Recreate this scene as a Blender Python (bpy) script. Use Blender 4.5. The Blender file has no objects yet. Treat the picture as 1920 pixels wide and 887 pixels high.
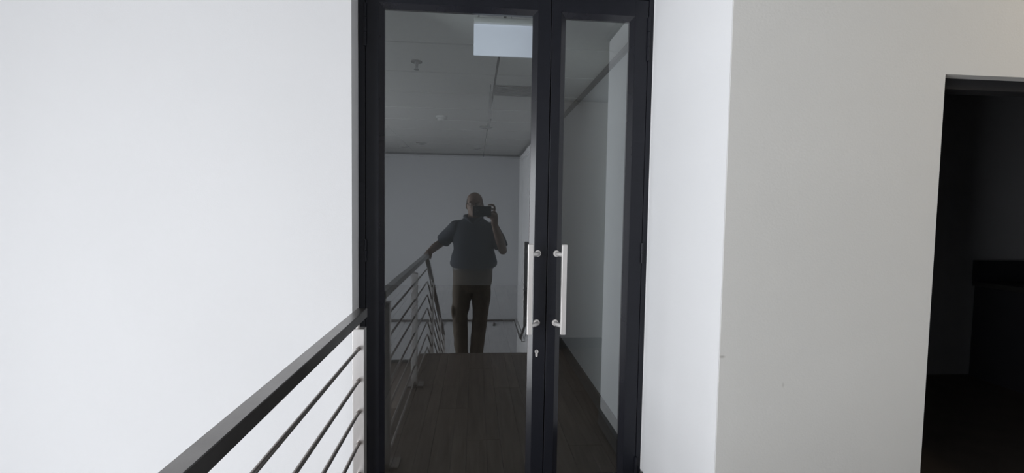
import bpy, bmesh, math, random
from mathutils import Vector, Matrix, noise

random.seed(7)
scene = bpy.context.scene
COL = scene.collection

# ------------------------------------------------------------------ camera
# photograph 1920 x 887; lens is the phone held by the person in the reflection
H = 1.30                       # lens height over the landing floor
F_PX, YAW, PITCH, ROLL = 861.07, 0.0820121, 0.0525676, -0.0153504
cam_d = bpy.data.cameras.new('camera')
cam = bpy.data.objects.new('camera', cam_d)
COL.objects.link(cam)
cam_d.sensor_fit = 'HORIZONTAL'
cam_d.sensor_width = 36.0
cam_d.lens = F_PX / 1920.0 * 36.0
cam_d.clip_start = 0.001
_fw = Vector((math.sin(YAW) * math.cos(PITCH), math.cos(YAW) * math.cos(PITCH), -math.sin(PITCH)))
_rt = Vector((math.cos(YAW), -math.sin(YAW), 0))
_dn = -_rt.cross(_fw)
_cx = math.cos(ROLL) * _rt + math.sin(ROLL) * _dn
_cy = -math.sin(ROLL) * _rt + math.cos(ROLL) * _dn
cam.matrix_world = Matrix(((_cx.x, -_cy.x, -_fw.x, 0.0),
                           (_cx.y, -_cy.y, -_fw.y, 0.0),
                           (_cx.z, -_cy.z, -_fw.z, H),
                           (0, 0, 0, 1)))
scene.camera = cam

# ------------------------------------------------------------------ world, daylight, exposure
w = bpy.data.worlds.new('World')
scene.world = w
w.use_nodes = True
w.node_tree.nodes['Background'].inputs[0].default_value = (0.80, 0.88, 1.0, 1)
w.node_tree.nodes['Background'].inputs[1].default_value = 1.0

def area(name, loc, rot, sx, sy, power, color):
    l = bpy.data.lights.new(name, 'AREA')
    l.shape = 'RECTANGLE'; l.size = sx; l.size_y = sy; l.energy = power; l.color = color
    o = bpy.data.objects.new(name, l); COL.objects.link(o)
    o.location = loc; o.rotation_euler = rot
    return o
# daylight entering the stairwell window (window_1)
area('window_daylight', (-3.36, -1.3, 0.475), (0, -math.pi / 2, 0), 3.55, 2.6, 268, (0.955, 0.975, 1.0))
# added light at a made-up window, brightening the room behind the glass (fill_window)
area('inner_fill', (-2.66, 3.2, 1.55), (0, -math.pi / 2, 0), 1.3, 1.6, 6.0, (1.0, 0.98, 0.95))

vs = scene.view_settings
vs.view_transform = 'Standard'; vs.look = 'None'; vs.gamma = 1.0
vs.use_curve_mapping = False
vs.exposure = 0.0

# ------------------------------------------------------------------ materials
def mat(name, color, rough=0.6, metal=0.0, var=0.06, scale=8.0, bump=0.0, bscale=120.0, spec=0.5, stretch=(1, 1, 1)):
    m = bpy.data.materials.new(name); m.use_nodes = True
    nt = m.node_tree; b = nt.nodes['Principled BSDF']
    b.inputs['Roughness'].default_value = rough
    b.inputs['Metallic'].default_value = metal
    b.inputs['Specular IOR Level'].default_value = spec
    tc = nt.nodes.new('ShaderNodeTexCoord')
    mp = nt.nodes.new('ShaderNodeMapping'); mp.inputs['Scale'].default_value = stretch
    nt.links.new(tc.outputs['Object'], mp.inputs[0])
    n = nt.nodes.new('ShaderNodeTexNoise'); n.inputs['Scale'].default_value = scale
    n.inputs['Detail'].default_value = 4
    nt.links.new(mp.outputs[0], n.inputs['Vector'])
    r = nt.nodes.new('ShaderNodeValToRGB')
    r.color_ramp.elements[0].position = 0.3; r.color_ramp.elements[1].position = 0.7
    r.color_ramp.elements[0].color = tuple(c * (1 - var) for c in color) + (1,)
    r.color_ramp.elements[1].color = tuple(min(1, c * (1 + var)) for c in color) + (1,)
    nt.links.new(n.outputs['Fac'], r.inputs[0])
    nt.links.new(r.outputs[0], b.inputs['Base Color'])
    if bump:
        n2 = nt.nodes.new('ShaderNodeTexNoise'); n2.inputs['Scale'].default_value = bscale
        nt.links.new(mp.outputs[0], n2.inputs['Vector'])
        bp = nt.nodes.new('ShaderNodeBump'); bp.inputs['Strength'].default_value = bump
        bp.inputs['Distance'].default_value = 0.002
        nt.links.new(n2.outputs['Fac'], bp.inputs['Height'])
        nt.links.new(bp.outputs[0], b.inputs['Normal'])
    return m

M = {}
M['paint_lifted'] = mat('light_lifted_white_paint', (0.90, 0.90, 0.91), 0.7, var=0.012, scale=2.0, bump=0.15, bscale=160)  # wall white raised in colour, standing for stronger light on the return wall
M['paint'] = mat('white_wall_paint', (0.79, 0.79, 0.80), 0.75, var=0.012, scale=2.0, bump=0.15, bscale=160)
M['paint_warm'] = mat('passage_wall_paint', (0.745, 0.74, 0.715), 0.75, var=0.015, scale=2.5, bump=0.2, bscale=160)
M['paint_dimmed'] = mat('shade_dimmed_white_paint', (0.51, 0.515, 0.53), 0.75, var=0.015, scale=2.0, bump=0.15, bscale=160)  # white walls darkened in colour, standing for weaker light there
M['paint_unlit'] = mat('shade_darkened_paint', (0.40, 0.40, 0.415), 0.8, var=0.02, scale=2.0)  # lack of light in the dark room put into the wall colour
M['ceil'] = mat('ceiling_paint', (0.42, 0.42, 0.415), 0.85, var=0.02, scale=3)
M['tile'] = mat('ceiling_tile_board', (0.86, 0.86, 0.84), 0.9, var=0.03, scale=30, bump=0.2, bscale=90)
M['frame'] = mat('navy_black_aluminium', (0.0112, 0.0120, 0.0170), 0.38, var=0.08, scale=14, bump=0.05, bscale=300, spec=0.3)
M['frame_bead'] = mat('satin_navy_bead', (0.0112, 0.0120, 0.0170), 0.20, var=0.08, scale=14)
M['black'] = mat('black_gap_rubber', (0.004, 0.004, 0.006), 0.8, var=0.05)
M['steel'] = mat('brushed_steel', (0.75, 0.725, 0.705), 0.40, 0.45, var=0.05, scale=40, bump=0.08, bscale=90, stretch=(8, 8, 0.6))
M['rail_top'] = mat('dull_handrail_steel', (0.255, 0.246, 0.24), 0.29, 1.0, var=0.12, scale=9, bump=0.06, bscale=200)
M['rail_post'] = mat('satin_post_steel', (0.82, 0.795, 0.78), 0.35, 0.85, var=0.05, scale=10, stretch=(4, 4, 0.5))
M['rod'] = mat('satin_rod_steel', (0.27, 0.246, 0.232), 0.32, 0.95, var=0.08, scale=10)
M['trim'] = mat('grey_shadow_trim', (0.22, 0.22, 0.225), 0.6)
M['cornice'] = mat('dark_cornice', (0.05, 0.05, 0.052), 0.6)
M['deck'] = mat('dark_ceiling_void', (0.02, 0.02, 0.02), 0.8)
M['skirt'] = mat('charcoal_skirting', (0.075, 0.073, 0.072), 0.55, var=0.1)
M['concrete'] = mat('grey_screed', (0.16, 0.145, 0.135), 0.7, var=0.12, scale=5)
M['tread'] = mat('brown_stair_vinyl', (0.13, 0.108, 0.092), 0.55, var=0.12, scale=6)
M['sealant'] = mat('white_sealant', (0.86, 0.86, 0.87), 0.5, var=0.01)
M['sign'] = mat('white_sign_acrylic', (0.80, 0.84, 0.92), 0.35, var=0.01)
M['plastic'] = mat('white_plastic', (0.75, 0.75, 0.74), 0.5, var=0.02)
M['grey_metal'] = mat('grey_metal', (0.20, 0.20, 0.20), 0.5, 0.4)
M['cab'] = mat('dark_cabinet_board', (0.035, 0.035, 0.042), 0.5)
M['cabtop'] = mat('dark_worktop', (0.05, 0.048, 0.047), 0.4)
M['skin'] = mat('skin', (0.21, 0.135, 0.10), 0.6, var=0.08, scale=15)
M['hair'] = mat('short_grey_brown_hair', (0.06, 0.05, 0.045), 0.8, var=0.2, scale=60)
M['shirt'] = mat('navy_polo_cotton', (0.045, 0.05, 0.068), 0.9, var=0.12, scale=25, bump=0.3, bscale=500)
M['trouser'] = mat('khaki_brown_cotton', (0.12, 0.095, 0.072), 0.9, var=0.12, scale=18, bump=0.3, bscale=400)
M['shoe'] = mat('dark_brown_leather', (0.03, 0.022, 0.018), 0.5)
M['phone'] = mat('black_phone_glass', (0.012, 0.012, 0.014), 0.2)

def emis(name, color, strength, base=(0.8, 0.8, 0.8)):
    m = mat(name, base, 0.4, var=0.01)
    b = m.node_tree.nodes['Principled BSDF']
    b.inputs['Emission Color'].default_value = color + (1,)
    b.inputs['Emission Strength'].default_value = strength
    return m
M['sign_lit'] = emis('backlit_sign_face', (0.78, 0.81, 1.0), 0.33, (0.80, 0.84, 0.92))
M['lamp'] = emis('lamp_lens', (1.0, 0.86, 0.66), 3.0)

def wood(name, c1, c2):
    m = bpy.data.materials.new(name); m.use_nodes = True
    nt = m.node_tree; b = nt.nodes['Principled BSDF']
    tc = nt.nodes.new('ShaderNodeTexCoord'); mp = nt.nodes.new('ShaderNodeMapping')
    mp.inputs['Scale'].default_value = (14, 1.1, 4)
    oi = nt.nodes.new('ShaderNodeObjectInfo')
    ad = nt.nodes.new('ShaderNodeVectorMath'); ad.operation = 'ADD'
    mu = nt.nodes.new('ShaderNodeMath'); mu.operation = 'MULTIPLY'; mu.inputs[1].default_value = 37
    nt.links.new(oi.outputs['Random'], mu.inputs[0])
    nt.links.new(tc.outputs['Object'], ad.inputs[0]); nt.links.new(mu.outputs[0], ad.inputs[1])
    nt.links.new(ad.outputs[0], mp.inputs[0])
    n = nt.nodes.new('ShaderNodeTexNoise'); n.inputs['Scale'].default_value = 2.2; n.inputs['Detail'].default_value = 8
    n.inputs['Distortion'].default_value = 0.8
    nt.links.new(mp.outputs[0], n.inputs['Vector'])
    r = nt.nodes.new('ShaderNodeValToRGB')
    r.color_ramp.elements[0].position = 0.3; r.color_ramp.elements[1].position = 0.72
    r.color_ramp.elements[0].color = c1 + (1,); r.color_ramp.elements[1].color = c2 + (1,)
    nt.links.new(n.outputs['Fac'], r.inputs[0])
    hs = nt.nodes.new('ShaderNodeHueSaturation')
    mr = nt.nodes.new('ShaderNodeMapRange'); mr.inputs[3].default_value = 0.85; mr.inputs[4].default_value = 1.15
    nt.links.new(oi.outputs['Random'], mr.inputs[0]); nt.links.new(mr.outputs[0], hs.inputs['Value'])
    nt.links.new(r.outputs[0], hs.inputs['Color']); nt.links.new(hs.outputs[0], b.inputs['Base Color'])
    b.inputs['Roughness'].default_value = 0.5
    return m
M['wood'] = wood('brown_laminate', (0.085, 0.066, 0.054), (0.14, 0.112, 0.092))

def glass_mat():
    m = bpy.data.materials.new('reflective_door_glass'); m.use_nodes = True
    nt = m.node_tree; nt.nodes.clear()
    out = nt.nodes.new('ShaderNodeOutputMaterial')
    mix = nt.nodes.new('ShaderNodeMixShader')
    tr = nt.nodes.new('ShaderNodeBsdfTransparent'); tr.inputs[0].default_value = (0.84, 0.865, 0.86, 1)
    gl = nt.nodes.new('ShaderNodeBsdfGlossy'); gl.inputs['Roughness'].default_value = 0.0
    gl.inputs[0].default_value = (0.97, 0.98, 1.0, 1)
    fr = nt.nodes.new('ShaderNodeFresnel')
    ge = nt.nodes.new('ShaderNodeNewGeometry')
    mr = nt.nodes.new('ShaderNodeMapRange')          # same air-to-glass index on both faces of the sheet
    mr.inputs[3].default_value = 2.05; mr.inputs[4].default_value = 1 / 2.05
    nt.links.new(ge.outputs['Backfacing'], mr.inputs[0]); nt.links.new(mr.outputs[0], fr.inputs['IOR'])
    nt.links.new(fr.outputs[0], mix.inputs[0])
    nt.links.new(tr.outputs[0], mix.inputs[1]); nt.links.new(gl.outputs[0], mix.inputs[2])
    nt.links.new(mix.outputs[0], out.inputs[0])
    return m
M['glass'] = glass_mat()

# scuff mark on the passage wall near the corner (a stain with its own shape)
def add_scuff(m, pts):
    nt = m.node_tree; b = nt.nodes['Principled BSDF']
    src = b.inputs['Base Color'].links[0].from_socket
    tc = nt.nodes.new('ShaderNodeTexCoord')
    for (p, s, rad, dark) in pts:
        mp = nt.nodes.new('ShaderNodeMapping'); mp.vector_type = 'TEXTURE'
        mp.inputs['Location'].default_value = p; mp.inputs['Scale'].default_value = s
        nt.links.new(tc.outputs['Object'], mp.inputs[0])
        le = nt.nodes.new('ShaderNodeVectorMath'); le.operation = 'LENGTH'
        nt.links.new(mp.outputs[0], le.inputs[0])
        mr = nt.nodes.new('ShaderNodeMapRange'); mr.inputs[1].default_value = rad * 0.2; mr.inputs[2].default_value = rad
        mr.inputs[3].default_value = dark; mr.inputs[4].default_value = 0
        nt.links.new(le.outputs['Value'], mr.inputs[0])
        mx = nt.nodes.new('ShaderNodeMixRGB'); mx.inputs[2].default_value = (0.25, 0.235, 0.21, 1)
        nt.links.new(mr.outputs[0], mx.inputs[0]); nt.links.new(src, mx.inputs[1])
        src = mx.outputs[0]
    nt.links.new(src, b.inputs['Base Color'])

# ------------------------------------------------------------------ mesh helpers
def bbox(bm, x0, x1, y0, y1, z0, z1, bev=0.0):
    v = [bm.verts.new(p) for p in ((x0, y0, z0), (x1, y0, z0), (x1, y1, z0), (x0, y1, z0),
                                   (x0, y0, z1), (x1, y0, z1), (x1, y1, z1), (x0, y1, z1))]
    fs = [bm.faces.new([v[i] for i in q]) for q in ((0, 3, 2, 1), (4, 5, 6, 7), (0, 1, 5, 4), (1, 2, 6, 5), (2, 3, 7, 6), (3, 0, 4, 7))]
    if bev:
        es = list({e for f in fs for e in f.edges})
        bmesh.ops.bevel(bm, geom=es, offset=bev, segments=2, affect='EDGES', profile=0.5)

def prism(bm, pts, axis, a0, a1):
    """extrude polygon pts (two coords) along axis from a0 to a1"""
    def P(p, a):
        if axis == 0: return (a, p[0], p[1])
        if axis == 1: return (p[0], a, p[1])
        return (p[0], p[1], a)
    A = [bm.verts.new(P(p, a0)) for p in pts]; B = [bm.verts.new(P(p, a1)) for p in pts]
    n = len(pts)
    bm.faces.new(A[::-1]); bm.faces.new(B)
    for i in range(n):
        bm.faces.new((A[i], A[(i + 1) % n], B[(i + 1) % n], B[i]))

def tube(bm, path, radii, seg=12, ell=None):
    """swept tube through points; radii a number or list; ell: list of (u,v) ratio"""
    path = [Vector(p) for p in path]; n = len(path)
    if not isinstance(radii, (list, tuple)): radii = [radii] * n
    rings = []
    ref = None
    for i in range(n):
        t = (path[min(i + 1, n - 1)] - path[max(i - 1, 0)]).normalized()
        if ref is None:
            ref = Vector((0, 1, 0)) if abs(t.y) < 0.9 else Vector((0, 0, 1))
        u = (ref - t * ref.dot(t)).normalized(); ref = u
        v = t.cross(u)
        eu, ev = ell[i] if ell else (1, 1)
        rings.append([bm.verts.new(path[i] + radii[i] * (eu * math.cos(a) * u + ev * math.sin(a) * v))
                      for a in [2 * math.pi * k / seg for k in range(seg)]])
    for i in range(n - 1):
        for k in range(seg):
            bm.faces.new((rings[i][k], rings[i][(k + 1) % seg], rings[i + 1][(k + 1) % seg], rings[i + 1][k]))
    bm.faces.new(rings[0][::-1]); bm.faces.new(rings[-1])

def rings_z(bm, R, seg=24, power=2.0):
    """loft of horizontal ellipses: R = [(x,y,z,rx,ry)]"""
    rs = []
    for (x, y, z, rx, ry) in R:
        ring = []
        for k in range(seg):
            a = 2 * math.pi * k / seg; c, s = math.cos(a), math.sin(a)
            e = 2.0 / power
            ring.append(bm.verts.new((x + rx * math.copysign(abs(c) ** e, c), y + ry * math.copysign(abs(s) ** e, s), z)))
        rs.append(ring)
    for i in range(len(rs) - 1):
        for k in range(seg):
            bm.faces.new((rs[i][k], rs[i][(k + 1) % seg], rs[i + 1][(k + 1) % seg], rs[i + 1][k]))
    bm.faces.new(rs[0][::-1]); bm.faces.new(rs[-1])

def ball(bm, c, r, seg=16):
    g = bmesh.ops.create_uvsphere(bm, u_segments=seg, v_segments=seg // 2 + 2, radius=1.0)
    if not isinstance(r, (list, tuple)): r = (r, r, r)
    for v in g['verts']:
        v.co = Vector((v.co.x * r[0] + c[0], v.co.y * r[1] + c[1], v.co.z * r[2] + c[2]))

def obj(name, bm, m, parent=None, smooth=False, loc=None):
    bmesh.ops.recalc_face_normals(bm, faces=bm.faces)
    me = bpy.data.meshes.new(name); bm.to_mesh(me); bm.free()
    o = bpy.data.objects.new(name, me); COL.objects.link(o)
    me.materials.append(M[m] if isinstance(m, str) else m)
    if smooth:
        for p in me.polygons: p.use_smooth = True
        if smooth == 'auto':
            me.set_sharp_from_angle(angle=math.radians(40))
    if parent: o.parent = parent
    if loc: o.location = loc
    return o

def box(name, x0, x1, y0, y1, z0, z1, m, parent=None, bev=0.0):
    bm = bmesh.new(); bbox(bm, x0, x1, y0, y1, z0, z1, bev)
    return obj(name, bm, m, parent)

def boxes(name, L, m, parent=None):
    bm = bmesh.new()
    for b in L: bbox(bm, *b)
    return obj(name, bm, m, parent)

def empty(name, loc=(0, 0, 0)):
    o = bpy.data.objects.new(name, None); COL.objects.link(o); o.location = loc
    o.empty_display_size = 0.1
    return o

def tag(o, label, cat, group=None, kind=None):
    o['label'] = label; o['category'] = cat
    if group: o['group'] = group
    if kind: o['kind'] = kind
    return o

def struct(o, label, cat):
    return tag(o, label, cat, None, 'structure')

# ------------------------------------------------------------------ key dimensions (metres, origin under the lens)
YF = 2.05            # face of door frame and leaves
YW = 1.943           # face of the white wall left of the door
XR = 0.795           # white side wall right of the door
YG = 1.409           # face of grey passage wall with dark doorway
XL = -3.2            # stairwell window wall
YB = -4.35           # stairwell back wall
ZC = H + 1.05        # ceiling, stair side
ZC2 = H + 0.934       # tiled ceiling beyond the door
YE = -0.05           # landing edge (top nosing)
ZH = -1.5075           # half landing level
YH = YE - 9 * 0.29       # half landing edge
XB = 0.845            # right wall of the room behind the glass
YFAR = 8.1
XP = 3.2             # end of passage
YP = -0.18           # passage wall opposite

# ------------------------------------------------------------------ structure
o = box('wall_left', XL - 0.2, -0.504, YW, YW + 0.2, -3.2, ZC + 0.1, 'paint'); struct(o, 'bright white plaster wall to the left of the glass door', 'wall')
o = box('wall_right', XR, XB, YG, YF + 0.2, -0.2, ZC + 0.1, 'paint_lifted'); struct(o, 'narrow bright white return wall between glass door and grey wall', 'wall')
# grey wall parallel to the door with a doorway
XD0, XD1, ZD = 1.530, 2.42, H + 0.473
o = boxes('wall_passage', [(XR + 0.003, XD0, YG - 0.001, YG + 0.12, -0.2, ZC + 0.1), (XD0, XD1, YG - 0.001, YG + 0.12, ZD, ZC + 0.1), (XD1, XP, YG - 0.001, YG + 0.12, 0, ZC + 0.1)], 'paint_warm')
struct(o, 'shaded grey wall with the dark doorway on the right', 'wall')
add_scuff(M['paint_warm'], [((0.806, YG, H - 0.458), (0.014, 0.05, 0.006), 1.0, 0.5), ((1.02, YG, H - 0.555), (0.006, 0.05, 0.011), 1.0, 0.28)])
o = box('wall_header', -0.504, XR, YF, YF + 0.15, H + 1.0, ZC + 0.1, 'paint'); struct(o, 'strip of white wall above the glass door', 'wall')
o = boxes('wall_stair', [(XR, XR + 0.2, YB, YP - 0.15, -3.2, ZC + 0.1)], 'paint'); struct(o, 'white wall on the right of the stairs behind the photographer', 'wall')
o = box('wall_opposite', XR, XP, YP - 0.15, YP, 0, ZC + 0.1, 'paint'); struct(o, 'white wall of side passage facing the grey wall', 'wall')
o = box('wall_end', XP, XP + 0.15, YP - 0.15, YG + 0.12, 0, ZC + 0.1, 'paint'); struct(o, 'white end wall of the side passage', 'wall')
o = box('wall_back', XL - 0.2, XR + 0.2, YB - 0.2, YB, -3.2, ZC + 0.1, 'paint_dimmed'); struct(o, 'white stairwell back wall mirrored in the door glass', 'wall')
WY0, WY1, WZ0, WZ1 = -2.6, 0.0, -1.3, 2.25
o = boxes('wall_window', [(XL - 0.2, XL, YB, WY0, -3.2, ZC + 0.1), (XL - 0.2, XL, WY1, YW, -3.2, ZC + 0.1),
                          (XL - 0.2, XL, WY0, WY1, -3.2, WZ0), (XL - 0.2, XL, WY0, WY1, WZ1, ZC + 0.1)], 'paint')
struct(o, 'white stairwell wall pierced by the daylight window', 'wall')
win = struct(empty('window_1', (XL, -1.3, WZ0)), 'large stairwell window letting in daylight', 'window')
for k in range(4):
    y = WY0 + (WY1 - WY0 - 0.05) * k / 3
    box('mullion', -0.12, -0.06, y + 1.3, y + 1.35, 0.05, WZ1 - WZ0 - 0.05, 'frame', win)
box('window_head', -0.12, -0.06, WY0 + 1.3, WY1 + 1.3, WZ1 - WZ0 - 0.05, WZ1 - WZ0, 'frame', win)
box('window_sill', -0.12, -0.06, WY0 + 1.3, WY1 + 1.3, 0, 0.05, 'frame', win)

o = box('ceiling', XL, XP, YB, YF, ZC, ZC + 0.1, 'ceil'); struct(o, 'plain plaster ceiling over stairs and landing', 'ceiling')
tr = struct(empty('trim_1', (0, 0, ZC)), 'dark shadow gap trim where stairwell walls meet the ceiling', 'trim')
box('trim_strip', XL, XR, YB, YB + 0.02, -0.03, 0, 'trim', tr)
box('trim_strip', XR - 0.02, XR, YB + 0.025, YP - 0.15, -0.04, 0, 'trim', tr)
box('trim_strip', XR - 0.02, XR, YG, YF, -0.03, 0, 'trim', tr)

# landing floor: slab and laminate planks
fl = struct(empty('floor', (0, 0, 0)), 'dark brown laminate floor of the upper landing mirrored in glass', 'floor')
box('slab', -0.49, XP, YE, YF + 0.1, -0.28, -0.012, 'concrete', fl)
def planks(parent, x0, x1, y0, y1, pw=0.19, pl=1.2, z=0.0):
    c = 0; x = x0; cache = {}
    while x < x1 - 0.005:
        xe = min(x + pw, x1); y = y0 - (c * 0.43) % pl
        while y < y1 - 0.005:
            a, b = max(y, y0), min(y + pl, y1)
            if b - a > 0.02:
                key = (round(xe - x, 4), round(b - a, 4))
                if key not in cache:
                    bm = bmesh.new(); bbox(bm, 0.001, key[0] - 0.001, 0.001, key[1] - 0.001, -0.012, 0, 0)
                    es = [e for e in bm.edges if all(v.co.z > -0.001 for v in e.verts)]
                    bmesh.ops.bevel(bm, geom=es, offset=0.0012, segments=1, affect='EDGES')
                    p = obj('floor_plank', bm, 'wood', parent); cache[key] = p
                else:
                    p = cache[key].copy(); COL.objects.link(p); p.parent = parent
                p.location = (x, a, z)
            y += pl
        x += pw; c += 1
planks(fl, -0.49, XR, YE + 0.02, YF)
box('floor_board', XR, XP, YP, YG, -0.012, 0, 'wood', fl)
box('stair_nosing', -0.49, XR, YE, YE + 0.02, -0.03, 0.001, 'tread', fl)
bs = struct(empty('baseboard_stair', (0, 0, 0)), 'charcoal skirting along landing and passage walls', 'baseboard')
box('skirting_board', XR, XD0, YG - 0.012, YG, 0, 0.10, 'skirt', bs)
box('skirting_board', XR - 0.012, XR, YG, YF - 0.02, 0, 0.10, 'skirt', bs)
box('skirting_board', XR, XP, YP, YP + 0.012, 0, 0.10, 'skirt', bs)
box('skirting_board', XL, XR, YB, YB + 0.012, ZH, ZH + 0.06, 'skirt', bs)

# stairs
st = struct(empty('staircase', (0, YE, 0)), 'brown stair flight going down behind the photographer to a half landing', 'stairs')
NS, RISE, RUN = 9, 0.1675, 0.29
for i in range(1, NS):
    z = -RISE * i
    box('step', -0.49, XR, -RUN * i, -RUN * (i - 1), z - 0.20, z, 'tread', st)
box('half_landing', XL, XR, YB - YE, YH - YE + RUN, ZH - 0.2, ZH, 'tread', st)
for i in range(1, 8):
    z = ZH - RISE * i
    box('step', -1.75, -0.56, YH - YE + RUN + RUN * (i - 1), YH - YE + RUN + RUN * i, z - 0.2, z, 'tread', st)
box('lower_floor', XL, XR, YB - YE, YW + 0.6 - YE, -3.2, -2.95, 'concrete', st)

# ------------------------------------------------------------------ room behind the glass door
o = box('wall_corridor', XB, XB + 0.10, YF + 0.2, YFAR, -0.2, ZC2 + 0.1, 'paint_dimmed'); struct(o, 'dim white corridor wall seen through the narrow glass pane', 'wall')
o = box('wall_far', -2.5, XB + 0.1, YFAR, YFAR + 0.1, -0.2, ZC2 + 0.1, 'paint'); struct(o, 'dim far wall of the room behind the glass door', 'wall')
o = boxes('wall_inner', [(-2.6, -2.5, YW + 0.2, 2.4, -0.2, ZC2 + 0.1), (-2.6, -2.5, 4.0, YFAR + 0.1, -0.2, ZC2 + 0.1), (-2.6, -2.5, 2.4, 4.0, -0.2, 0.9), (-2.6, -2.5, 2.4, 4.0, 2.2, ZC2 + 0.1)], 'paint'); struct(o, 'left wall of the dim room behind the glass door', 'wall')
fill_win = struct(empty('fill_window', (-2.55, 3.2, 0.9)), 'added unseen window brightening the dim room behind the glass door', 'window')  # invented opening out of view, placed to carry the fill light
for k in range(4):
    box('mullion', -0.03, 0.03, -0.8 + 0.518 * k, -0.755 + 0.518 * k, 0.045, 1.255, 'frame', fill_win)
box('window_head', -0.03, 0.03, -0.8, 0.8, 1.255, 1.3, 'frame', fill_win)
box('window_sill', -0.03, 0.03, -0.8, 0.8, 0, 0.045, 'frame', fill_win)
o = box('trim_2', XB - 0.025, XB, YF + 0.2, YFAR, ZC2 - 0.03, ZC2, 'cornice'); struct(o, 'dark cornice line along the dim corridor ceiling', 'trim')
o = box('baseboard_corridor', XB - 0.014, XB, YF + 0.2, YFAR, 0, 0.10, 'skirt'); struct(o, 'charcoal skirting of the dim corridor behind the narrow pane', 'baseboard')
fl2 = struct(empty('floor_inner', (0, 0, 0)), 'brown laminate floor of the dim room behind the glass', 'floor')
box('slab', -2.5, XB, YF + 0.1, YFAR, -0.2, -0.012, 'concrete', fl2)
planks(fl2, -2.5, XB, YF + 0.1, YFAR)
ce2 = struct(empty('ceiling_inner', (0, 0, ZC2)), 'grid ceiling of pale boards seen through the door glass', 'ceiling')
box('ceiling_deck', -2.5, XB, YF + 0.15, YFAR, 0.03, 0.1, 'deck', ce2)
TX = [-2.5, -2.08, -0.972, 0.137, XB]; T0 = 2.640; TP = 0.542
tys = [YF + 0.15] + [T0 + TP * k for k in range(0, 11)] + [YFAR]
for i in range(4):
    for j in range(len(tys) - 1):
        box('ceiling_tile', TX[i] + 0.008, TX[i + 1] - 0.008, tys[j] + 0.0105, tys[j + 1] - 0.0105, 0.0, 0.018, 'tile', ce2)

# dark room beyond the doorway on the right
o = boxes('wall_dark', [(1.02, 6.2, 3.47, 3.57, 0, ZC), (6.2, 6.3, YG + 0.12, 3.57, 0, ZC), (1.02, 1.10, YG + 0.12, 3.47, 0, ZC), (XP, 6.3, YG + 0.05, YG + 0.12, 0, ZC)], 'paint_unlit')
struct(o, 'unlit walls of the dark room beyond the right doorway', 'wall')
o = box('ceiling_dark', 1.02, 6.3, YG + 0.12, 4.0, ZC, ZC + 0.1, 'ceil'); struct(o, 'ceiling of the unlit room on the right', 'ceiling')
o = box('floor_dark', 1.02, 6.3, YG, 4.0, -0.2, 0.0, 'tread'); struct(o, 'brown floor of the unlit room on the right', 'floor')
df = struct(empty('door_3', (XD0, YG + 0.04, 0)), 'black steel frame set in the dark doorway on the right', 'door')
box('frame_head', 0, XD1 - XD0, 0, 0.06, ZD - 0.035, ZD, 'black', df)
box('frame_jamb', 0, 0.035, 0, 0.06, 0, ZD - 0.035, 'black', df)
box('frame_jamb', XD1 - XD0 - 0.035, XD1 - XD0, 0, 0.06, 0, ZD - 0.035, 'black', df)
cb = tag(empty('counter_cabinet', (4.09, 2.80, 0)), 'dark low cabinet with raised back barely visible in the unlit room', 'cabinet')
box('cabinet_body', 0.03, 1.48, 0.04, 0.64, 0, 0.755, 'cab', cb)
box('worktop', 0, 1.50, 0, 0.64, 0.755, 0.795, 'cabtop', cb, 0.004)
box('upstand', 0, 1.50, 0.60, 0.64, 0.795, 0.965, 'cab', cb)
for k in range(3): 
    d = box('cabinet_door', 0.04 + 0.48 * k, 0.51 + 0.48 * k, 0.02, 0.04, 0.08, 0.745, 'cab', cb)
    box('handle', 0.10 + 0.48 * k, 0.115 + 0.48 * k, 0.0, 0.02, 0.55, 0.70, 'grey_metal', d)

# ------------------------------------------------------------------ double glass door
ZT = H + 0.955       # leaf top
fr = struct(empty('trim_3', (0, YF, 0)), 'navy black aluminium frame around the double glass door', 'trim')
box('jamb', -0.504, -0.4745, 0, 0.08, 0, ZT + 0.045, 'frame', fr, 0.002)
box('jamb', 0.7695, XR - 0.001, 0, 0.08, 0, ZT + 0.045, 'frame', fr, 0.002)
box('head', -0.4745, 0.7695, 0, 0.08, ZT + 0.004, ZT + 0.045, 'frame', fr, 0.002)
box('rebate_stop', -0.4745, -0.4605, 0.052, 0.08, 0, ZT, 'black', fr)
box('rebate_stop', 0.7555, 0.7695, 0.052, 0.08, 0, ZT, 'black', fr)
box('sealant_line', XR - 0.0035, XR - 0.0005, -0.004, 0.0, 0.1, ZT + 0.045, 'sealant', fr)

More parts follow.
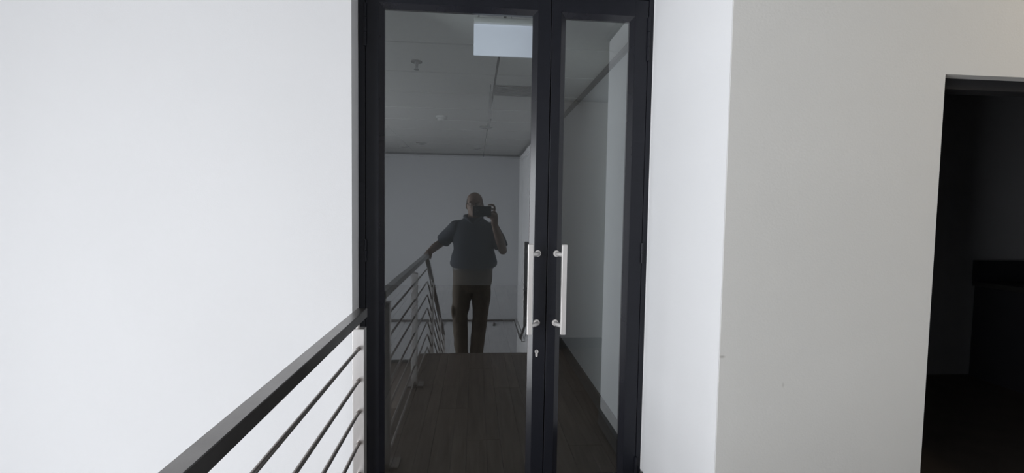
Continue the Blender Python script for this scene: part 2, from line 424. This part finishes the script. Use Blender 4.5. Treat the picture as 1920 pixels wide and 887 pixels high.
def leaf(name, label, x0, x1, gx0, gx1, gz0, gz1, hinge_x, rot, bead_w):
    """leaf between x0..x1, glass gx0..gx1; local origin at hinge line on frame face"""
    r = struct(empty(name, (hinge_x, YF, 0)), label, 'door')
    r.rotation_euler = (0, 0, math.radians(rot))
    def X(v): return v - hinge_x
    bw = bead_w
    ix0, ix1, iz0, iz1 = gx0 - bw, gx1 + bw, gz0 - bw, gz1 + bw
    box('stile', X(x0), X(ix0), 0.0, 0.05, 0.008, ZT, 'frame', r, 0.0015)
    box('stile', X(ix1), X(x1), 0.0, 0.05, 0.008, ZT, 'frame', r, 0.0015)
    box('rail', X(ix0), X(ix1), 0.0, 0.05, iz1, ZT, 'frame', r)
    box('rail', X(ix0), X(ix1), 0.0, 0.05, 0.008, iz0, 'frame', r)
    # splayed glazing beads, recessed from the leaf face
    yb, yg = 0.001, 0.014
    def bead(pts):
        bm = bmesh.new()
        v = [bm.verts.new(p) for p in pts]
        for q in ((0, 1, 2, 3), (4, 7, 6, 5), (0, 4, 5, 1), (1, 5, 6, 2), (2, 6, 7, 3), (3, 7, 4, 0)):
            bm.faces.new([v[i] for i in q])
        obj('glazing_bead', bm, 'frame_bead', r)
    ox0, ox1, oz0, oz1 = X(ix0), X(ix1), iz0, iz1
    hx0, hx1, hz0, hz1 = X(gx0), X(gx1), gz0, gz1
    for (A, B, C, D) in (((ox0, oz0), (hx0, hz0), (hx0, hz1), (ox0, oz1)), ((ox1, oz0), (hx1, hz0), (hx1, hz1), (ox1, oz1)),
                         ((ox0, oz1), (hx0, hz1), (hx1, hz1), (ox1, oz1)), ((ox0, oz0), (hx0, hz0), (hx1, hz0), (ox1, oz0))):
        bead([(A[0], yb, A[1]), (B[0], yg - 0.002, B[1]), (C[0], yg - 0.002, C[1]), (D[0], yb, D[1]),
              (A[0], 0.03, A[1]), (B[0], 0.03, B[1]), (C[0], 0.03, C[1]), (D[0], 0.03, D[1])])
    box('glass_pane', hx0 - 0.004, hx1 + 0.004, yg, yg + 0.006, hz0 - 0.004, hz1 + 0.004, 'glass', r)
    return r, X

GZ0, GZ1 = 0.07, H + 0.866
lf, LX = leaf('door_1', 'wide left leaf of the navy black glass door with lock', -0.472, 0.327, -0.395, 0.2475, GZ0, GZ1, -0.472, -0.10, 0.022)
rf, RX = leaf('door_2', 'narrow right leaf of the navy black glass door', 0.331, 0.767, 0.395, 0.685, GZ0, GZ1 - 0.004, 0.767, 0.35, 0.022)

def hinge(parent, x, z0, z1):
    bm = bmesh.new()
    n = 3 if z1 - z0 > 0.12 else 2
    for k in range(n):
        a = z0 + (z1 - z0) * k / n; b = z0 + (z1 - z0) * (k + 1) / n - 0.002
        tube(bm, [(x, -0.004, a), (x, -0.004, b)], 0.0065, 12)
    obj('hinge', bm, 'frame', parent, 'auto')
for (a, b) in ((H + 0.700, H + 0.882), (H - 0.224, H - 0.126), (0.18, 0.33)):
    hinge(lf, LX(-0.4735), a, b)
for (a, b) in ((H + 0.688, H + 0.881), (H - 0.224, H - 0.130), (0.03, H - 1.137)):
    hinge(rf, RX(0.7685), a, b)

def pull(parent, X, xbar, xrose):
    YB_ = -0.068
    bm = bmesh.new(); bbox(bm, X(xbar) - 0.0115, X(xbar) + 0.0115, YB_ - 0.008, YB_ + 0.010, H - 0.5365, H - 0.1375, 0.0025)
    p = obj('pull_handle', bm, 'steel', parent)
    for z in (H - 0.183, H - 0.499):
        bm = bmesh.new(); tube(bm, [(X(xrose), 0.0, z), (X(xrose), -0.006, z)], 0.0145, 24)
        obj('rose', bm, 'steel', p, 'auto')
        bm = bmesh.new(); tube(bm, [(X(xrose), -0.004, z), (X(xrose), -0.022, z), (X(xrose) * 0.55 + X(xbar) * 0.45, -0.046, z), (X(xbar), YB_ + 0.006, z)], 0.0098, 20)
        obj('standoff', bm, 'steel', p, 'auto')
pull(lf, LX, 0.2455, 0.286)
pull(rf, RX, 0.394, 0.371)
# euro profile lock cylinder
bm = bmesh.new()
c = []
for k in range(20):
    a = math.radians(-50 + 280 * k / 19); c.append((LX(0.2885) + 0.0085 * math.cos(a), H - 0.632 + 0.0085 * math.sin(a)))
for k in range(9):
    a = math.radians(180 + 180 * k / 8); c.append((LX(0.2885) + 0.005 * math.cos(a), H - 0.652 + 0.005 * math.sin(a)))
prism(bm, c, 1, -0.004, 0.004)
lk = obj('lock_cylinder', bm, 'steel', lf)
box('keyway', LX(0.2885) - 0.001, LX(0.2885) + 0.001, -0.0045, -0.003, H - 0.637, H - 0.626, 'black', lk)

# ------------------------------------------------------------------ stair railing
ra = tag(empty('stair_railing', (-0.4457, 0, 0)), 'dull steel handrail with thin rods running from the door frame to the stairs', 'railing')
SL = RISE / RUN
zt = H - 0.3938
YC = -0.16            # knee of the rail above the top step
YEND = -2.53
bm = bmesh.new()
hw, hh = 0.0198, 0.0368
sec = []
for (y, z) in ((1.872, zt), (YC, zt), (YEND, zt - SL * (YC - YEND))):
    sec.append([bm.verts.new(p) for p in ((-hw, y, z), (hw, y, z), (hw, y, z - hh), (-hw, y, z - hh))])
for i in range(2):
    for k in range(4):
        bm.faces.new((sec[i][k], sec[i][(k + 1) % 4], sec[i + 1][(k + 1) % 4], sec[i + 1][k]))
bm.faces.new(sec[0]); bm.faces.new(sec[2][::-1])
bmesh.ops.bevel(bm, geom=[e for e in bm.edges], offset=0.0018, segments=1, affect='EDGES')
obj('handrail', bm, 'rail_top', ra)
RODZ = [H - 0.531 - 0.1237 * k for k in range(7)]
for z in RODZ:
    bm = bmesh.new()
    tube(bm, [(0.009, 1.781, z), (0.009, YC + 0.012, z), (0.009, YC - 0.012, z - 0.006), (0.009, YEND, z - SL * (YC - YEND))], 0.0066, 12)
    obj('rod', bm, 'rod', ra, 'auto')
    bm = bmesh.new(); tube(bm, [(0.009, 1.781, z), (0.009, 1.766, z)], 0.0088, 12)
    obj('rod_socket', bm, 'rod', ra, 'auto')
def post(y, zf, top):
    p = box('post', -0.0152, 0.0281, y - 0.022, y + 0.022, zf, top, 'rail_post', ra, 0.0015)
    bm = bmesh.new(); tube(bm, [(0.0, y, top), (0.0, y, top + 0.031)], 0.007, 12)
    obj('pin', bm, 'steel', p, 'auto')
    box('base_plate', -0.045, 0.075, y - 0.05, y + 0.05, zf, zf + 0.01, 'rod', p)
post(1.80, 0, H - 0.4568)
post(0.72, 0, H - 0.4568)
for y in (-0.61, -1.68, -2.46):
    n = min(NS, int(math.ceil((YE - y) / RUN - 1e-6)))
    post(y, -RISE * n, zt - SL * (YC - y) - 0.078)

# wall handrail
wh = tag(empty('wall_handrail', (0, YB, ZH)), 'thin dark handrail around the half landing and up the stair wall', 'handrail')
bm = bmesh.new()
yv = 4.12 - 7.2 - YB
tube(bm, [(XL + 0.3, 0.06, 0.80), (XR - 0.06, 0.06, 0.80), (XR - 0.06, yv, 0.80), (XR - 0.06, yv + 2.0, 0.80 + 2.0 * SL)], 0.020, 12)
obj('rail', bm, 'rail_top', wh, 'auto')
for x in (-2.6, -1.6, -0.6, 0.36):
    bm = bmesh.new(); tube(bm, [(x, 0.0, 0.71), (x, 0.05, 0.71), (x, 0.06, 0.79)], 0.009, 8); ball(bm, (x, 0.012, 0.71), (0.03, 0.012, 0.03), 10)
    obj('bracket', bm, 'rail_top', wh, 'auto')
for d in (0.12, 1.0, 1.8):
    bm = bmesh.new(); z = 0.80 + d * SL
    tube(bm, [(XR - 0.001, yv + d, z - 0.09), (XR - 0.05, yv + d, z - 0.09), (XR - 0.06, yv + d, z - 0.015)], 0.009, 8)
    obj('bracket', bm, 'rail_top', wh, 'auto')

# ------------------------------------------------------------------ fittings on the inner ceiling
sg = tag(empty('hanging_sign', (0.158, 2.165, ZC2)), 'blank pale blue-white lit sign hanging just behind the wide pane', 'sign')
box('sign_panel', -0.1705, 0.178, -0.006, 0.006, H + 0.720 - ZC2, H + 0.861 - ZC2, 'sign_lit', sg, 0.002)
box('sign_housing', -0.1705, 0.178, -0.022, 0.022, H + 0.861 - ZC2, H + 0.886 - ZC2, 'plastic', sg, 0.004)
for x in (-0.15, 0.0, 0.16):
    bm = bmesh.new(); tube(bm, [(x, 0, H + 0.884 - ZC2), (x, 0, 0.0)], 0.005, 8); obj('suspension_rod', bm, 'plastic', sg)
sg2 = tag(empty('hanging_sign', (0.109, 3.534, ZC2)), 'thin dark sign hung edge-on from the ceiling behind the glass', 'sign')
box('sign_panel', -0.006, 0.006, -0.17, 0.17, -0.26, -0.06, 'grey_metal', sg2)
for y in (-0.12, 0.12):
    bm = bmesh.new(); tube(bm, [(0, y, -0.06), (0, y, 0)], 0.004, 8); obj('suspension_rod', bm, 'grey_metal', sg2)
sp = tag(empty('sprinkler_head', (-0.372, 2.966, ZC2)), 'small dark sprinkler head below the ceiling boards', 'sprinkler')
bm = bmesh.new(); tube(bm, [(0, 0, 0), (0, 0, -0.006)], 0.035, 20); obj('escutcheon', bm, 'grey_metal', sp, 'auto')
bm = bmesh.new(); tube(bm, [(0, 0, -0.006), (0, 0, -0.03), (0, 0, -0.04)], [0.013, 0.011, 0.007], 12); obj('nozzle', bm, 'grey_metal', sp, 'auto')
bm = bmesh.new(); tube(bm, [(0, 0, -0.048), (0, 0, -0.051)], 0.016, 12); tube(bm, [(0.008, 0, -0.03), (0.008, 0, -0.05)], 0.002, 6); tube(bm, [(-0.008, 0, -0.03), (-0.008, 0, -0.05)], 0.002, 6)
obj('deflector', bm, 'grey_metal', sp)
sd = tag(empty('smoke_detector', (-0.334, 4.620, ZC2)), 'round white smoke detector on the dim ceiling', 'detector')
bm = bmesh.new(); tube(bm, [(0, 0, 0), (0, 0, -0.02), (0, 0, -0.024)], [0.055, 0.055, 0.05], 24); obj('base', bm, 'plastic', sd, 'auto')
bm = bmesh.new(); tube(bm, [(0, 0, -0.024), (0, 0, -0.045), (0, 0, -0.052)], [0.042, 0.036, 0.02], 24); obj('sensor_cap', bm, 'plastic', sd, 'auto')
for (x, y, lb) in ((-1.036, 6.845, 'small dark recessed downlight leftmost along the far ceiling edge'), (-0.740, 6.457, 'small dark recessed downlight second from left near the far ceiling edge'),
                   (0.031, 6.836, 'small dark recessed downlight above the photographer near the far ceiling edge'), (0.114, 5.115, 'small dark recessed downlight just below the edge-on sign')):
    d = tag(empty('downlight', (x, y, ZC2)), lb, 'downlight', 'downlights in the dim ceiling')
    bm = bmesh.new(); tube(bm, [(0, 0, 0), (0, 0, -0.008), (0, 0, -0.014)], [0.075, 0.075, 0.06], 24); obj('bezel', bm, 'grey_metal', d, 'auto')
    bm = bmesh.new(); tube(bm, [(0, 0, -0.012), (0, 0, -0.018)], 0.045, 20); obj('lens', bm, 'trim', d, 'auto')
vt = tag(empty('air_vent', (0.315, 3.571, ZC2)), 'grey slatted air vent in the dim ceiling beside the edge-on sign', 'vent')
box('vent_frame', -0.18, 0.18, -0.14, 0.14, -0.008, 0.0, 'cornice', vt)
for k in range(7):
    box('slat', -0.165, 0.165, -0.125 + 0.037 * k, -0.105 + 0.037 * k, -0.014, -0.008, 'grey_metal', vt)
# warm passage lamp (stair side, right)
pl = tag(empty('passage_lamp', (2.25, 0.75, ZC)), 'round warm ceiling lamp in the side passage', 'lamp')
bm = bmesh.new(); tube(bm, [(0, 0, 0), (0, 0, -0.02)], 0.12, 28); obj('lamp_base', bm, 'plastic', pl, 'auto')
bm = bmesh.new(); tube(bm, [(0, 0, -0.02), (0, 0, -0.05), (0, 0, -0.062)], [0.11, 0.10, 0.06], 28); obj('diffuser', bm, 'lamp', pl, 'auto')
ld = bpy.data.lights.new('passage_lamp_light', 'POINT'); ld.energy = 3.8; ld.color = (1.0, 0.80, 0.55); ld.shadow_soft_size = 0.1
lo = bpy.data.objects.new('passage_lamp_light', ld); COL.objects.link(lo); lo.location = (2.25, 0.75, ZC - 0.16)

# ------------------------------------------------------------------ photographer (seen in the glass)
def remesh(bm, voxel, smooth_it=4):
    me = bpy.data.meshes.new('tmp'); bmesh.ops.recalc_face_normals(bm, faces=bm.faces); bm.to_mesh(me); bm.free()
    t = bpy.data.objects.new('tmp', me); COL.objects.link(t)
    r = t.modifiers.new('r', 'REMESH'); r.mode = 'VOXEL'; r.voxel_size = voxel
    s = t.modifiers.new('s', 'SMOOTH'); s.factor = 0.5; s.iterations = smooth_it
    dg = bpy.context.evaluated_depsgraph_get(); dg.update()
    out = bpy.data.meshes.new_from_object(t.evaluated_get(dg))
    bpy.data.objects.remove(t); bpy.data.meshes.remove(me)
    b2 = bmesh.new(); b2.from_mesh(out); bpy.data.meshes.remove(out)
    return b2

pe = tag(empty('person', (-0.05, -0.50, -2 * RISE)), 'person in dark polo and brown trousers holding up a phone, one hand on the railing', 'person')
POFF = Vector((0.05, 0.50, 0.175))       # body is modelled with the soles at z = -0.175
def pobj(name, bm, m, parent=pe, smooth=True):
    bmesh.ops.translate(bm, verts=bm.verts, vec=POFF)
    return obj(name, bm, m, parent, smooth)

SHL, SHR = (-0.178, -0.42, 1.308), (0.155, -0.42, 1.30)
ELL, WRL = (-0.345, -0.505, 1.140), (-0.424, -0.270, 1.078)
ELR, WRR = (0.272, -0.34, 1.085), (0.178, -0.125, 1.345)
b = bmesh.new()
# torso and hips
rings_z(b, [(-0.02, -0.46, 0.66, 0.13, 0.10), (-0.02, -0.46, 0.72, 0.165, 0.115), (-0.02, -0.45, 0.82, 0.175, 0.12), (-0.015, -0.44, 0.95, 0.18, 0.13),
            (-0.012, -0.43, 1.10, 0.175, 0.125), (-0.012, -0.425, 1.24, 0.185, 0.11), (-0.014, -0.42, 1.30, 0.155, 0.085), (-0.018, -0.41, 1.355, 0.09, 0.068), (-0.02, -0.40, 1.40, 0.06, 0.06)])
# neck and head
tube(b, [(-0.02, -0.41, 1.34), (-0.015, -0.385, 1.42), (-0.01, -0.375, 1.48)], [0.068, 0.058, 0.058], 18)
HC = Vector((-0.008, -0.365, 1.532))
rings_z(b, [(HC.x, HC.y + 0.035, 1.408, 0.028, 0.040), (HC.x, HC.y + 0.03, 1.425, 0.048, 0.062), (HC.x, HC.y + 0.02, 1.455, 0.062, 0.080), (HC.x, HC.y + 0.006, 1.49, 0.070, 0.094),
            (HC.x, HC.y, 1.53, 0.075, 0.100), (HC.x, HC.y - 0.004, 1.565, 0.077, 0.101), (HC.x, HC.y - 0.008, 1.60, 0.072, 0.094), (HC.x, HC.y - 0.01, 1.625, 0.056, 0.074), (HC.x, HC.y - 0.01, 1.640, 0.032, 0.042), (HC.x, HC.y - 0.01, 1.645, 0.010, 0.012)])
tube(b, [(HC.x, HC.y + 0.092, 1.535), (HC.x, HC.y + 0.108, 1.512), (HC.x, HC.y + 0.116, 1.492), (HC.x, HC.y + 0.098, 1.482)], [0.009, 0.012, 0.016, 0.013], 12)   # nose
for s in (-1, 1):
    ball(b, (HC.x + s * 0.080, HC.y - 0.005, 1.515), (0.010, 0.020, 0.031), 12)      # ears
    ball(b, (HC.x + s * 0.033, HC.y + 0.080, 1.556), (0.024, 0.014, 0.008), 12)      # brow
ball(b, (HC.x, HC.y + 0.100, 1.458), (0.026, 0.012, 0.0065), 12)                      # upper lip
ball(b, (HC.x, HC.y + 0.098, 1.442), (0.022, 0.012, 0.0065), 12)                      # lower lip
# arms
tube(b, [SHL, (-0.262, -0.462, 1.225), ELL, (-0.398, -0.385, 1.105), WRL], [0.046, 0.046, 0.041, 0.040, 0.029], 16)
tube(b, [SHR, (0.225, -0.385, 1.195), ELR, (0.228, -0.235, 1.21), WRR], [0.046, 0.046, 0.042, 0.041, 0.029], 16)
# left hand closed over the handrail
LP = [(-0.424, -0.270, 1.078), (-0.434, -0.240, 1.069), (-0.4455, -0.205, 1.063)]
tube(b, LP, [0.028, 0.036, 0.030], 14, [(1.0, 0.8)] * 3)
for k, (dy, ln) in enumerate(((-0.172, 0.9), (-0.196, 1.0), (-0.220, 0.96), (-0.243, 0.8))):
    tube(b, [(-0.439, dy, 1.063), (-0.467, dy + 0.004, 1.058), (-0.4785, dy + 0.006, 1.036), (-0.4765, dy + 0.006, 1.036 - 0.030 * ln), (-0.467, dy + 0.006, 1.036 - 0.045 * ln)], [0.0100, 0.0094, 0.009, 0.0085, 0.0075], 10)
tube(b, [(-0.421, -0.245, 1.067), (-0.411, -0.213, 1.056), (-0.413, -0.187, 1.036), (-0.415, -0.177, 1.016)], [0.014, 0.012, 0.011, 0.009], 10)
# right hand around the end of the phone
tube(b, [WRR, (0.176, -0.085, 1.385), (0.170, -0.042, 1.425), (0.166, -0.030, 1.455)], [0.030, 0.034, 0.036, 0.028], 14, [(0.75, 1.0)] * 4)
tube(b, [(0.168, -0.032, 1.465), (0.172, -0.022, 1.505), (0.158, -0.012, 1.523), (0.132, -0.006, 1.524), (0.112, -0.006, 1.520)], [0.0115, 0.011, 0.010, 0.009, 0.008], 10)
for z, ln in ((1.487, 1.0), (1.462, 0.95), (1.438, 0.8)):
    tube(b, [(0.172, -0.030, z - 0.004), (0.176, -0.008, z), (0.164, 0.007, z), (0.164 - 0.03 * ln, 0.008, z)], [0.0098, 0.0092, 0.0086, 0.0075], 10)
tube(b, [(0.162, -0.045, 1.415), (0.140, -0.034, 1.410), (0.115, -0.026, 1.417), (0.094, -0.020, 1.430)], [0.014, 0.012, 0.0105, 0.0085], 10)
# legs
tube(b, [(-0.112, -0.455, 0.74), (-0.125, -0.455, 0.60), (-0.135, -0.455, 0.40), (-0.128, -0.49, 0.18), (-0.118, -0.52, -0.08), (-0.118, -0.52, -0.13)], [0.088, 0.078, 0.056, 0.054, 0.040, 0.042], 16)
tube(b, [(0.062, -0.455, 0.74), (0.064, -0.455, 0.60), (0.058, -0.455, 0.40), (0.038, -0.49, 0.18), (0.018, -0.52, -0.08), (0.018, -0.52, -0.13)], [0.088, 0.078, 0.056, 0.054, 0.040, 0.042], 16)
body = pobj('body', remesh(b, 0.0045, 3), 'skin')

# polo shirt
b = bmesh.new()
rings_z(b, [(-0.012, -0.445, 0.905, 0.205, 0.150), (-0.012, -0.445, 0.925, 0.230, 0.166), (-0.012, -0.443, 0.960, 0.238, 0.168), (-0.012, -0.437, 1.01, 0.222, 0.160), (-0.012, -0.43, 1.08, 0.204, 0.150),
            (-0.012, -0.425, 1.18, 0.205, 0.142), (-0.012, -0.42, 1.26, 0.205, 0.125), (-0.014, -0.418, 1.315, 0.190, 0.110), (-0.017, -0.412, 1.365, 0.145, 0.095), (-0.019, -0.402, 1.405, 0.084, 0.078)])
tube(b, [(-0.16, -0.41, 1.305), SHL, (-0.262, -0.462, 1.223), (-0.325, -0.493, 1.160)], [0.076, 0.079, 0.075, 0.075], 18)
tube(b, [(0.14, -0.41, 1.31), SHR, (0.225, -0.385, 1.195), (0.262, -0.352, 1.115)], [0.076, 0.079, 0.073, 0.069], 18)
b = remesh(b, 0.008, 5)
for v in b.verts:                                            # soft cloth folds
    d = noise.noise(Vector((v.co.x * 9, v.co.y * 9, v.co.z * 16))) * 0.006
    v.co += Vector((v.co.x + 0.012, v.co.y + 0.43, 0)).normalized() * d
shirt = pobj('shirt', b, 'shirt')
b = bmesh.new()
for s in (-1, 1):
    tube(b, [(-0.018 + s * 0.006, -0.300, 1.352), (-0.018 + s * 0.042, -0.314, 1.382), (-0.018 + s * 0.078, -0.352, 1.405), (-0.018 + s * 0.088, -0.405, 1.415), (-0.018 + s * 0.06, -0.468, 1.422), (-0.018, -0.486, 1.424)], [0.015, 0.017, 0.017, 0.016, 0.015, 0.014], 10)
pobj('collar', b, 'shirt', shirt)
# trousers
b = bmesh.new()
rings_z(b, [(-0.022, -0.46, 0.66, 0.125, 0.105), (-0.022, -0.46, 0.72, 0.190, 0.128), (-0.022, -0.452, 0.80, 0.198, 0.138), (-0.022, -0.447, 0.88, 0.198, 0.142), (-0.02, -0.445, 0.93, 0.192, 0.140)])
tube(b, [(-0.115, -0.455, 0.74), (-0.128, -0.457, 0.60), (-0.142, -0.455, 0.42), (-0.134, -0.485, 0.20), (-0.122, -0.515, -0.05), (-0.12, -0.515, -0.135)], [0.104, 0.094, 0.078, 0.073, 0.066, 0.072], 18)
tube(b, [(0.062, -0.455, 0.74), (0.066, -0.457, 0.60), (0.060, -0.455, 0.42), (0.040, -0.485, 0.20), (0.022, -0.515, -0.05), (0.02, -0.515, -0.135)], [0.104, 0.094, 0.078, 0.073, 0.066, 0.070], 18)
ball(b, (-0.215, -0.455, 0.47), (0.016, 0.07, 0.075), 12)      # side pocket
b = remesh(b, 0.008, 4)
for v in b.verts:
    d = noise.noise(Vector((v.co.x * 10, v.co.y * 10, v.co.z * 14 + 5))) * 0.007
    v.co.x += d; v.co.y += d * 0.6
tro = pobj('trousers', b, 'trouser')
b = bmesh.new(); rings_z(b, [(-0.02, -0.446, 0.885, 0.201, 0.148), (-0.02, -0.446, 0.920, 0.199, 0.148)]); pobj('belt', b, 'shoe', tro, 'auto')
for x in (-0.12, 0.02):
    b = bmesh.new()
    rings_z(b, [(x, -0.49, -0.175, 0.046, 0.142), (x, -0.49, -0.150, 0.047, 0.143), (x, -0.49, -0.145, 0.044, 0.138), (x, -0.50, -0.115, 0.042, 0.115), (x, -0.53, -0.085, 0.042, 0.075), (x, -0.535, -0.06, 0.045, 0.06)], 24, 2.4)
    pobj('shoe', b, 'shoe', pe, 'auto')
# hair round the back and sides
b = bmesh.new()
g = bmesh.ops.create_uvsphere(b, u_segments=28, v_segments=16, radius=1.0)
for v in g['verts']:
    v.co = Vector((HC.x + v.co.x * 0.0805, HC.y - 0.008 + v.co.y * 0.1060, 1.549 + v.co.z * 0.100))
bmesh.ops.delete(b, geom=[v for v in b.verts if v.co.y > HC.y + 0.040 - 0.5 * max(0, v.co.z - 1.60) or v.co.z < 1.475 + 0.6 * max(0, v.co.y - HC.y + 0.03)], context='VERTS')
hair = pobj('hair', b, 'hair')
hair.modifiers.new('thick', 'SOLIDIFY').thickness = 0.006
# glasses and eyes
b = bmesh.new()
for s in (-1, 1):
    c = [(HC.x + s * 0.034 + 0.026 * math.cos(a), HC.y + 0.107, 1.532 + 0.018 * math.sin(a)) for a in [2 * math.pi * k / 20 for k in range(21)]]
    tube(b, c, 0.0022, 6)
    tube(b, [(HC.x + s * 0.060, HC.y + 0.107, 1.536), (HC.x + s * 0.078, HC.y + 0.09, 1.536), (HC.x + s * 0.083, HC.y + 0.0, 1.534), (HC.x + s * 0.082, HC.y - 0.02, 1.525)], 0.0022, 6)
tube(b, [(HC.x - 0.009, HC.y + 0.108, 1.536), (HC.x + 0.009, HC.y + 0.108, 1.536)], 0.0022, 6)
pobj('glasses', b, 'phone')
for s in (-1, 1):
    b = bmesh.new(); ball(b, (HC.x + s * 0.032, HC.y + 0.0845, 1.532), (0.0125, 0.010, 0.0075), 12)
    e = pobj('eye', b, 'plastic')
    b = bmesh.new(); ball(b, (HC.x + s * 0.032, HC.y + 0.0930, 1.532), (0.0052, 0.0028, 0.0055), 10); pobj('iris', b, 'phone', e)

# phone in landscape, lens at the camera
ph = tag(empty('smartphone', (0.06, -0.008, H + 0.012)), 'black phone held sideways in front of the face', 'phone')
box('phone_body', -0.083, 0.083, -0.0045, 0.0045, -0.052, 0.039, 'phone', ph, 0.003)
box('screen', -0.079, 0.079, -0.0052, -0.0045, -0.048, 0.035, 'phone', ph)
for (x, z) in ((-0.060, -0.012), (-0.060, 0.012), (-0.040, 0.0)):
    bm = bmesh.new(); tube(bm, [(x, 0.0045, z), (x, 0.0060, z)], 0.007, 16); obj('camera_lens', bm, 'grey_metal', ph, 'auto')
